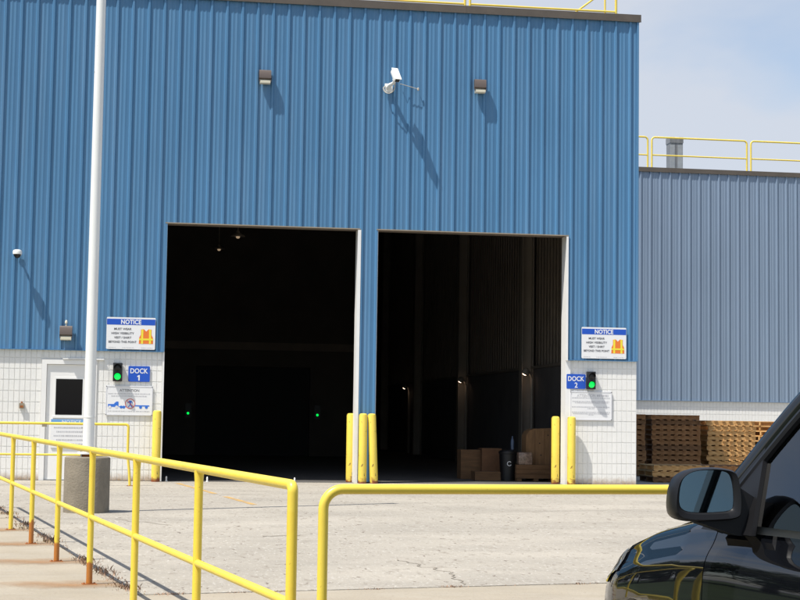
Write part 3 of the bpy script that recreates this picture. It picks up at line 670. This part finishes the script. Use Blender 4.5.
signal('black signal with green lamp lit left of the DOCK 1 sign', -.937, 1.905)
signal('black signal with green lamp lit right of the DOCK 2 sign', 8.435, 1.91)
t = thing('alarm_bell', 'small rusty alarm box on the block wall at far left', 'alarm', (-2.72, .02, 1.36))
MB().box((-.045, -.05, 0), (.045, 0, .10)).build('case', TANTRIM, t); MB().box((-.03, -.055, .015), (.03, -.0505, .055)).lathe([(.02, .10), (.015, .13)], 8, (0, -.03, 0)).build('button', RUST, t)
for lab, u, y in (('small white floor stop on the left bay threshold, middle', 2.50, -.15), ('small white floor stop at the left foot of the dock 1 bay', .04, -.02), ('small white floor stop in front of the left bay', .82, -.08)):
    o = MB().lathe([(.028, 0), (.028, .012), (.016, .014), (.016, .085), (.008, .10)], 10).build('floor_stop', WHITETRIM, None, (u, y, gz(y))); tag(o, lab, 'door stop', 'floor stops at the bays')

# ------------------------------------------------------------------ things inside the bays
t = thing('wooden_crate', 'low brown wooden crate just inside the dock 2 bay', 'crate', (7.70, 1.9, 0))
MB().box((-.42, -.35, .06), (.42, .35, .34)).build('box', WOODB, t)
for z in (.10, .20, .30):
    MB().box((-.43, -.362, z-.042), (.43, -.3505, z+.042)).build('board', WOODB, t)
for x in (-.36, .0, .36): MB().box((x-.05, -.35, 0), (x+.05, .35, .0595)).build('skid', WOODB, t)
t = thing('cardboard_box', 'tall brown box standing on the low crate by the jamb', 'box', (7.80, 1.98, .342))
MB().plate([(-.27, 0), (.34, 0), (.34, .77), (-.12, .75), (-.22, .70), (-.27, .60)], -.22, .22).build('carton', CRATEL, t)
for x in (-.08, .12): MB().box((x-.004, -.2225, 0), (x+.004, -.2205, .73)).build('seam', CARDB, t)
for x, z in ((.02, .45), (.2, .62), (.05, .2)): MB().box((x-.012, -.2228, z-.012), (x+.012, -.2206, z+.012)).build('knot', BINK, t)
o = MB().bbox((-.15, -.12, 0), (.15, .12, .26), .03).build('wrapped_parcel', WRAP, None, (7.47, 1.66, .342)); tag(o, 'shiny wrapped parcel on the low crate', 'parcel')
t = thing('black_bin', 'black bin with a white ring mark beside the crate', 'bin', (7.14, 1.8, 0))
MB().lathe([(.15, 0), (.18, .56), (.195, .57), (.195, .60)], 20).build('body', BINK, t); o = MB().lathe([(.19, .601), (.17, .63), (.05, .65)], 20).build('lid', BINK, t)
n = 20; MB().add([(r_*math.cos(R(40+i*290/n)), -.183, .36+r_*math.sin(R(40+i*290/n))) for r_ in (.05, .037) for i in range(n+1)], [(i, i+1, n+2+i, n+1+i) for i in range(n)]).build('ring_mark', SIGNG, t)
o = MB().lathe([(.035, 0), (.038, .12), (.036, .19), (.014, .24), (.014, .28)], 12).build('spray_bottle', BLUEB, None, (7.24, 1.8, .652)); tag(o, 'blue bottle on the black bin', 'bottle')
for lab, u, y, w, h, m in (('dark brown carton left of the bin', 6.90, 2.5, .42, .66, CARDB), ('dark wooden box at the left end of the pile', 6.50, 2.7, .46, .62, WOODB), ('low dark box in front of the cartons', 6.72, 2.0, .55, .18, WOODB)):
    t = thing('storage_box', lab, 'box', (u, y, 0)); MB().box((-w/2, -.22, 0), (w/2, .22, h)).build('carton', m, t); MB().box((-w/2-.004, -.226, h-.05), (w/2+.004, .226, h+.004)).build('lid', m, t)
for lab, y, hz, m in (('lit dock lamp nearest the right jamb', 7.2, 2.42, LAMPW), ('lit dock lamp second along the inner wall', 15.8, 2.42, LAMPW), ('faint dock lamp deepest along the inner wall', 27.0, 2.42, LAMPW)):
    t = thing('dock_lamp', lab, 'lamp', (8.92, y, 0), 0, 'lamps on posts along the inner wall')
    MB().tube([(0, 0, 0), (0, 0, 2.30)], .045, 8).build('stand', DARKCOL, t)
    MB().tube([(0, 0, 2.28), (-.05, 0, 2.43), (-.14, -.04, 2.47)], .03, 8).build('arm', DARKCOL, t)
    o = MB().lathe([(.03, .14), (.085, .09), (.10, 0), (.092, -.01)], 14).build('shade', DARKCOL, t, (-.20, -.09, 2.43)); o.rotation_euler = (R(25), R(25), 0)
    o = MB().lathe([(.0, -.035), (.05, -.03), (.07, -.012)], 12).build('bulb', m, t, (-.20, -.09, 2.425)); o.rotation_euler = (R(25), R(25), 0)
for lab, x, y, z in (('dim hanging lamp near the top of the left bay', 1.65, 8, 5.70), ('smaller dim hanging lamp deeper in the left bay', 1.44, 16, 6.22)):
    t = thing('hanging_lamp', lab, 'lamp', (x, y, z), 0, 'hanging lamps inside the left bay')
    MB().tube([(0, 0, .10), (0, 0, TOP-.31-z)], .012, 6).build('rod', DARKCOL, t)
    MB().lathe([(.18, 0), (.16, .03), (.05, .09), (.03, .14)], 16).build('reflector', DARKCOL, t); MB().lathe([(.03, -.05), (.05, -.02), (.05, -.004)], 10).build('bulb', LAMPD, t)
for lab, x in (('small green light left of the inner door', .71), ('small green light right of the inner door', 4.93)):
    t = thing('door_signal', lab, 'traffic light', (x, 20.98, 1.25), 0, 'green lights beside the inner door')
    MB().box((-.10, -.08, -.05), (.10, 0, .42)).build('housing', BLACKP, t); o = MB().lathe([(.040, 0), (.03, .015), (0, .02)], 14).build('lamp', GREENL, t, (0, -.081, .10)); o.rotation_euler = (R(90), 0, 0)

# ------------------------------------------------------------------ pallets
def pallet_mesh(m, seed):
    rnd = random.Random(seed); mb = MB(); W, D = 1.22, 1.02
    for x in range(7):
        w = rnd.choice((.088, .095, .12)); c = -W/2+.055+x*(W-.11)/6+rnd.uniform(-.008, .008); e = rnd.uniform(-.006, .006)
        mb.box((c-w/2, -D/2-.045+e, .103), (c+w/2, D/2+.03, .120))
    for x in range(7):
        c = -W/2+.055+x*(W-.11)/6; mb.box((c-.042, -D/2-.036, 0), (c+.042, D/2+.03, .016))
    for y in (-D/2+.019, 0, D/2-.019): mb.box((-W/2, y-.019, .0162), (W/2, y+.019, .1028))
    return mb.mesh('pallet', m)
PM = [[pallet_mesh(m, i*10+j) for j in range(3)] for i, m in enumerate(PW)]
ORD = ['bottom', 'second', 'third', 'fourth', 'fifth', 'sixth', 'seventh', 'eighth', 'ninth', 'tenth', 'eleventh', 'twelfth', 'thirteenth']
def stack(where, u, y, n, woods, rz=0, jx=.028):
    rnd = random.Random(int(u*100)); x = u
    for i in range(n):
        k = woods(i, n) if callable(woods) else woods
        o = link('pallet', PM[k][rnd.randrange(3)], None, (x+rnd.uniform(-jx, jx), y+rnd.uniform(-.02, .02), gz(y)+.0005+i*.1210), rz+rnd.uniform(-.022, .022)+(math.pi if rnd.random() < .5 else 0))
        lvl = 'top' if i == n-1 else ORD[i]+(' from below' if i else '')
        tag(o, f'wooden pallet, {lvl}, of {where}', 'pallet', 'stacked wooden pallets')
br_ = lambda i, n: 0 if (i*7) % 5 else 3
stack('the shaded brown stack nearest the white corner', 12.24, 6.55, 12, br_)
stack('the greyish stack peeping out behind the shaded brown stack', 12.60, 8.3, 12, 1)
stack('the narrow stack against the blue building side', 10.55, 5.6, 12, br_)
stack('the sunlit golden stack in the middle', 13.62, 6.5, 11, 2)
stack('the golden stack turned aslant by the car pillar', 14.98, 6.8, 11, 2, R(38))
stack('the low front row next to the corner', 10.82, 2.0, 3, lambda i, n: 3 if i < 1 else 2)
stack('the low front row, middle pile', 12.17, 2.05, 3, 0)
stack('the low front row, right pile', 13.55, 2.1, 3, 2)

# ------------------------------------------------------------------ the black car
CARZ = -.203
car = thing('parked_car', 'black sport utility car with its left mirror toward us, parked at lower right', 'car')
HEADING = R(10.6)
# placed so that the foot of the left mirror stands 5.25 m ahead of and 1.13 m right of the camera
mx_, my_ = 1.13*math.cos(YAW)+5.25*math.sin(YAW), -30.72-1.13*math.sin(YAW)+5.25*math.cos(YAW)
lx, ly = -.88, -.42
car.rotation_euler = (0, 0, HEADING)
car.location = (mx_-(lx*math.cos(HEADING)-ly*math.sin(HEADING)), my_-(lx*math.sin(HEADING)+ly*math.cos(HEADING)), CARZ)
TAB = [  # y, half width, shoulder z, centre z, bottom z
 (.895, .40, .72, .74, .34), (.875, .56, .80, .83, .30), (.84, .67, .865, .905, .27), (.78, .755, .91, .96, .25), (.69, .815, .95, 1.005, .24), (.55, .852, .995, 1.055, .24), (.33, .876, 1.05, 1.11, .24), (.0, .892, 1.11, 1.165, .24), (-.20, .898, 1.135, 1.185, .24), (-.36, .90, 1.145, 1.17, .24),
 (-.9, .905, 1.15, 1.15, .24), (-1.8, .905, 1.16, 1.16, .24), (-2.6, .90, 1.17, 1.17, .24), (-3.1, .88, 1.17, 1.17, .28), (-3.4, .84, 1.14, 1.14, .34), (-3.52, .74, .98, .98, .42)]
def tab(y):
    for a, b in zip(TAB, TAB[1:]):
        if b[0] <= y <= a[0]:
            t = (y-a[0])/(b[0]-a[0]); return [a[i]+(b[i]-a[i])*t for i in range(1, 5)]
    return list((TAB[0] if y > TAB[0][0] else TAB[-1])[1:])
def crom(p, n):
    out = []; q = [p[0]]+p+[p[-1]]
    for i in range(1, len(q)-2):
        a, b, c, d = q[i-1], q[i], q[i+1], q[i+2]
        for k in range(n):
            t = k/n; out.append(tuple(.5*((2*b[j])+(c[j]-a[j])*t+(2*a[j]-5*b[j]+4*c[j]-d[j])*t*t+(3*b[j]-a[j]-3*c[j]+d[j])*t**3) for j in range(len(b))))
    out.append(p[-1]); return out
NS = 5
def half(y, inset=0):
    w, zs, zc, zb = tab(y); h = zs-zb; w -= inset
    c = [(w-.10, zb), (w-.03, zb+.12*h), (w-.004, zb+.36*h), (w, zb+.55*h), (w-.007, zb+.80*h), (w-.048, zb+.905*h), (w-.112, zs), (w*.62, zs+(zc-zs)*.72), (w*.3, zs+(zc-zs)*.95), (0, zc)]
    return crom(c, NS)
def ysteps(a, b, d=.06):
    n = max(2, int(abs(b-a)/d)); return [a+(b-a)*i/n for i in range(n+1)]
def body_patch(ys, k0, k1, side, inset=0):
    rows = []
    for y in ys: rows.append([(side*x, y, z) for x, z in half(y, inset)[k0:k1+1]])
    return rows
def front_ys(): return sorted(set([t[0] for t in TAB if t[0] >= -.1]+ysteps(-.212, .33)+[.44, .50, .62, .74, .81, .86]), reverse=True)
KB, KD = 5*NS+3, 6*NS+3          # profile indices: door top, hood edge
def cut_arches(me, y):
    o = bpy.data.objects.new('tmp', me); COL.objects.link(o)
    c = MB(); n = 48; rad_ = .44
    for sx in (-1, 1):
        a = [(rad_*math.cos(2*math.pi*k/n), rad_*math.sin(2*math.pi*k/n)) for k in range(n)]
        c.prism(a, lambda p, q: (sx*1.2, y+p, .365+q), lambda p, q: (sx*.50, y+p, .365+q))
    co = bpy.data.objects.new('tmpc', c.mesh('tmpc', CARK)); COL.objects.link(co)
    md = o.modifiers.new('b', 'BOOLEAN'); md.object = co; md.operation = 'DIFFERENCE'; md.solver = 'EXACT'
    dg = bpy.context.evaluated_depsgraph_get(); new = bpy.data.meshes.new_from_object(o.evaluated_get(dg))
    bpy.data.objects.remove(o, do_unlink=True); bpy.data.objects.remove(co, do_unlink=True)
    return new
def full_loft(ys, inset=0, kmax=None):
    rows = []
    for y in ys:
        h = half(y, inset)[:kmax]; rows.append([(-x, y, z-inset*.6) for x, z in h]+[(x, y, z-inset*.6) for x, z in h[::-1]])
    mb = MB(); n = len(rows[0]); mb.grid(rows); mb.add(rows[0], [tuple(range(n))]); mb.add(rows[-1], [tuple(range(n-1, -1, -1))])
    for a, b in zip(rows, rows[1:]): mb.add([a[0], a[-1], b[-1], b[0]], [(0, 1, 2, 3)])
    return mb
# inner tub (black) seen in the shut lines, then the painted front end as one shell
me = full_loft(ysteps(.82, -3.45, .12), .028).mesh('inner_body', CARK)
link('inner_body', cut_arches(cut_arches(me, .33), -2.80), car)
me = full_loft(front_ys()+[]).mesh('front_body', CARP); me = cut_arches(me, .33); me.materials.clear(); me.materials.append(CARP)
for p_ in me.polygons: p_.material_index = 0
link('front_body', me, car)
me = full_loft(ysteps(-2.36, -3.52, .06)).mesh('rear_body', CARP); me = cut_arches(me, -2.80); me.materials.clear(); me.materials.append(CARP)
for p_ in me.polygons: p_.material_index = 0
link('rear_body', me, car)
# hood cut line as a thin raised panel over the front shell
rows = []
for y in ysteps(.77, -.205, .05):
    h = half(y)[KD:]; rows.append([(-x, y, z+.006) for x, z in h]+[(x, y, z+.006) for x, z in h[::-1][1:]])
MB().grid(rows).build('hood', CARP, car)
MB().box((-.72, -.34, 1.12), (.72, -.215, 1.165)).build('cowl', CARK, car)
for s in (-1, 1):
    for nm, a, b in (('front_door', -.218, -1.30), ('rear_door', -1.308, -2.35)):
        ys = ysteps(a, b, .07); mb = MB(); mb.grid(body_patch(ys, 2, KB, s)); mb.grid([[(x-s*.012, y, z) for x, y, z in r] for r in body_patch(ys, 2, KB, s)])
        rws = body_patch(ys, 2, KB, s)
        for r in (rws[0], rws[-1]): mb.grid([r, [(x-s*.022, y, z) for x, y, z in r]])
        mb.grid([[r[-1] for r in rws], [(r[-1][0]-s*.05, r[-1][1], r[-1][2]-.004) for r in rws]])
        d = mb.build(nm, CARP, car)
        yh = b+.17; X = half(yh)[4*NS][0]; zh = 1.02
        MB().tube([(s*(X-.015), yh+.11, zh-.005), (s*(X+.03), yh+.09, zh), (s*(X+.036), yh, zh+.004), (s*(X+.03), yh-.09, zh), (s*(X-.015), yh-.11, zh-.005)], .013, 10).build('door_handle', CARG, d)
        ysb = ysteps(a-.13 if nm == 'front_door' else a, b, .1)
        MB().grid([[(s*(half(y)[KB][0]+.008), y, half(y)[KB][1]+dz) for y in ysb] for dz in (-.018, .016)]).grid([[(s*(half(y)[KB][0]+dx), y, half(y)[KB][1]+.016) for y in ysb] for dx in (.008, -.03)]).build('belt_strip', CARG, d)
    # headlamp wraps the front corner
    rows = []
    for y in [.83, .81, .78, .74, .69, .63, .57, .53]:
        h = half(y); k0 = 4*NS+1+int((.83-y)*6); rows.append([(s*(x+.004), y+.004, z+.002) for x, z in h[k0:6*NS+2]][:8] if False else [(s*(h[min(len(h)-1, k0+j)][0]+.004), y+.004, h[min(len(h)-1, k0+j)][1]+.003) for j in range(7)])
    hl = MB().grid(rows).build('headlight', LENS, car)
    # wheels
    for y in (.33, -2.80):
        w = MB().lathe([(.0, -.09), (.25, -.09), (.33, -.10), (.352, -.07), (.358, 0), (.352, .07), (.33, .10), (.25, .09), (0, .09)], 32).build('wheel', TYRE, car, (s*.80, y, .358)); w.rotation_euler = (0, R(90), 0)
        rim = MB().lathe([(.235, .088*s), (.245, .102*s), (.215, .096*s), (.205, .055*s)], 28)
        rim.lathe([(.06, .05*s), (.06, .085*s), (.03, .094*s), (0, .094*s)], 16)
        for k in range(6):
            a = k*math.pi/3; ca, sa = math.cos(a), math.sin(a)
            rim.tube([(ca*.05, sa*.05, .078*s), (ca*.22, sa*.22, .088*s)], .022, 6)
        rim.build('rim', RIM, w)
    # greenhouse
    xg = lambda z: .872-(z-1.14)*.40
    gp = lambda y, z, d=0: (s*(xg(z)+d), y, z)
    def pane(name, poly, m, d0=-.02, d1=-.016): return MB().prism(poly, lambda y, z: gp(y, z, d0), lambda y, z: gp(y, z, d1)).build(name, m, car)
    pane('side_window', [(-.50, 1.13), (-.41, 1.36), (-.59, 1.565), (-.77, 1.68), (-1.0, 1.71), (-1.42, 1.71), (-1.42, 1.13)], CGLASS)
    pane('side_window', [(-1.52, 1.13), (-1.52, 1.71), (-2.35, 1.70), (-2.40, 1.14)], CGLASS)
    pane('side_window', [(-2.50, 1.14), (-2.46, 1.69), (-2.95, 1.64), (-3.22, 1.18)], CGLASS)
    pane('mirror_sail', [(-.20, 1.10), (-.52, 1.10), (-.425, 1.385), (-.35, 1.30)], CARK, -.0155, .002)
    pane('door_pillar', [(-1.41, 1.11), (-1.53, 1.11), (-1.53, 1.72), (-1.41, 1.72)], CARK, -.05, .0)
    pane('rear_pillar', [(-2.38, 1.12), (-2.52, 1.12), (-2.47, 1.72), (-2.34, 1.72)], CARK, -.05, .0)
    # A-pillar and roof rail, one swept bar; black seal inside it
    path = [(-.155, 1.125), (-.28, 1.26), (-.40, 1.41), (-.535, 1.56), (-.68, 1.68), (-.90, 1.74), (-1.3, 1.76), (-2.4, 1.755), (-2.95, 1.69), (-3.30, 1.17)]
    MB().tube([gp(y, z, -.045) for y, z in crom(path, 4)], .042, 12).build('roof_pillar', CARP, car)
    MB().tube([gp(y-.05, z-.035, -.010) for y, z in crom(path[1:8], 4)], .017, 8).build('window_seal', CARK, car)
# roof, windscreen, rear glass
rows = []
for y, z, w in ((-.69, 1.70, .60), (-.90, 1.755, .605), (-1.4, 1.785, .61), (-2.3, 1.785, .61), (-2.8, 1.745, .60), (-2.98, 1.68, .59)):
    rows.append([(w*a, y-.03*(1-a*a)*(-1 if y > -2 else 1), z+.03*(1-a*a)) for a in (-1, -.8, -.5, 0, .5, .8, 1)])
MB().grid(rows).build('roof', CARP, car)
rows = []
for t in [i/8 for i in range(9)]:
    y = -.17+(-.70+.17)*t; z = 1.15+(1.705-1.15)*t; w = .79+(.62-.79)*t; rows.append([(w*a, y+.10*(1-a*a)*(1-.6*t), z) for a in (-1, -.75, -.4, 0, .4, .75, 1)])
MB().grid(rows).build('windscreen', CGLASS, car)
MB().grid([[(-.62, -2.97, 1.68), (0, -3.0, 1.70), (.62, -2.97, 1.68)], [(-.76, -3.32, 1.17), (0, -3.37, 1.17), (.76, -3.32, 1.17)]]).build('rear_glass', CGLASS, car)
# interior
MB().bbox((-.76, -.72, 1.04), (.76, -.28, 1.165), .03).build('dashboard', CARK, car)
sw = MB().tube([(.18*math.cos(R(a)), .0, .18*math.sin(R(a))) for a in range(0, 361, 15)], .014, 8).build('steering_wheel', CARK, car, (-.36, -.84, 1.10)); sw.rotation_euler = (R(-25), 0, 0)
for x in (-.38, .38):
    st = MB().bbox((x-.24, -1.62, 1.0), (x+.24, -1.48, 1.44), .05).build('seat', SEAT, car); MB().bbox((x-.13, -1.65, 1.46), (x+.13, -1.56, 1.63), .035).build('headrest', SEAT, st)
MB().bbox((-.66, -2.75, .95), (.66, -2.6, 1.34), .05).build('seat', SEAT, car)
MB().box((-.70, -.475, 1.225), (-.61, -.473, 1.335)).build('permit', TAG, car)
MB().bbox((-.11, -.80, 1.57), (.11, -.78, 1.635), .008).build('inside_mirror', CARK, car)
# door mirrors: rounded shell with a recessed glass
out = [(-.120, -.035), (-.108, .045), (-.070, .082), (-.01, .094), (.062, .092), (.098, .076), (.112, .02), (.112, -.045), (.098, -.068), (.04, -.076), (-.05, -.078), (-.102, -.068)]
def closed(p, n=4):
    o = []; m = len(p)
    for i in range(m):
        a, b, c, d = p[i-1], p[i], p[(i+1) % m], p[(i+2) % m]
        for k in range(n):
            t = k/n; o.append(tuple(.5*((2*b[j])+(c[j]-a[j])*t+(2*a[j]-5*b[j]+4*c[j]-d[j])*t*t+(3*b[j]-a[j]-3*c[j]+d[j])*t**3) for j in range(2)))
    return o
for s in (1, -1):        # s = 1: left mirror (outline drawn as seen from behind it)
    oc = closed(out); P = [(s*a, b) for a, b in oc]
    def ring(sc, y, dx=0, dz=0): return [(a*sc+s*dx, y, b*sc+dz) for a, b in P]
    rings = [ring(.80, -.012, -.006, .012), ring(.84, -.020, -.004, .009), ring(.95, -.024), ring(1.0, -.012), ring(1.03, .02), ring(1.0, .06), ring(.90, .095), ring(.70, .12), ring(.35, .132)]
    mb = MB(); mb.grid([r+[r[0]] for r in rings]); mb.add(rings[-1], [tuple(range(len(P)))]); mb.add(ring(.82, -.006, -.006, .012), [tuple(range(len(P)))])
    mo = mb.build('door_mirror', CARK, car, (-s*1.005, -.44, 1.222)); mo.rotation_euler = (R(-3), 0, R(-s*9))
    MB().add(ring(.795, -.0135, -.006, .012), [tuple(range(len(P)))]).build('mirror_glass', MIRR, mo)
    MB().prism([(s*-.03, -.083), (s*.09, -.02), (s*.118, .03), (s*.165, .0), (s*.185, -.13), (s*.10, -.125)], lambda x, z: (x, .005, z), lambda x, z: (x, .075, z)).build('mirror_arm', CARK, mo)
MB().tube([(.30, -3.0, 1.64), (.30, -3.25, 1.80)], .006, 6).build('aerial', CARK, car)
MB().box((-.42, .885, .42), (.42, .93, .58)).build('grille', CARK, car)
MB().box((-.60, -3.535, .55), (.60, -3.50, .75)).build('number_plate', CARK, car)

# ------------------------------------------------------------------ trees beyond the left end of the building (seen mirrored in the car)
def tree_meshes(seed, h, r):
    rnd = random.Random(seed); tr = MB(); tr.tube([(0, 0, -.2), (.05, .02, h*.3), (.1, -.05, h*.6), (.05, 0, h*.9)], .2, 8, radii=[.22, .17, .11, .03])
    cl = []
    for i in range(20):
        a = rnd.uniform(0, 6.28); q = rnd.uniform(.2, 1)*r; z = h*rnd.uniform(.14, .95); q *= 1.15-.7*(z/h-.3); c = Vector((math.cos(a)*q, math.sin(a)*q, z)); cl.append((c, rnd.uniform(.5, 1)*r*.45))
        tr.tube([(0.05, 0, z*.75), c*.5+Vector((0, 0, z*.42)), c], .05, 5, radii=[.07, .045, .015])
    lf = MB()
    for c, cr in cl:
        for i in range(240):
            d = Vector((rnd.gauss(0, 1), rnd.gauss(0, 1), rnd.gauss(0, .8))).normalized()*cr*rnd.random()**.4; p = c+d
            n1 = Vector((rnd.gauss(0, 1), rnd.gauss(0, 1), rnd.gauss(0, 1))).normalized(); n2 = n1.orthogonal().normalized(); sz = rnd.uniform(.10, .22)
            lf.add([p-n1*sz, p+n2*sz*.5, p+n1*sz, p-n2*sz*.5], [(0, 1, 2, 3)])
    return tr.mesh('trunk', BARK), lf.mesh('crown', LEAF)
TM = [tree_meshes(i, 7+i, 3.4) for i in range(2)]
for i, (x, y, s) in enumerate(((-13, -2, .9), (-15, 4, 1.0), (-17.5, -1, 1.1), (-20, -6, .95), (-22.5, 1, 1.2), (-26, -9, 1.05), (-28, -2, 1.2), (-9.5, 10, .9), (-12, 17, 1.1), (-17, 12, 1.1), (-22, 9, 1.1), (-17, 24, 1.2), (-24, 19, 1.2))):
    t = thing('tree', 'dark leafy tree beyond the left end of the building, seen only mirrored in the car', 'tree', (x, y, -.2), i*1.3, 'trees beyond the left end of the building'); t.scale = (s, s, s)
    link('trunk', TM[i % 2][0], t); link('crown', TM[i % 2][1], t)
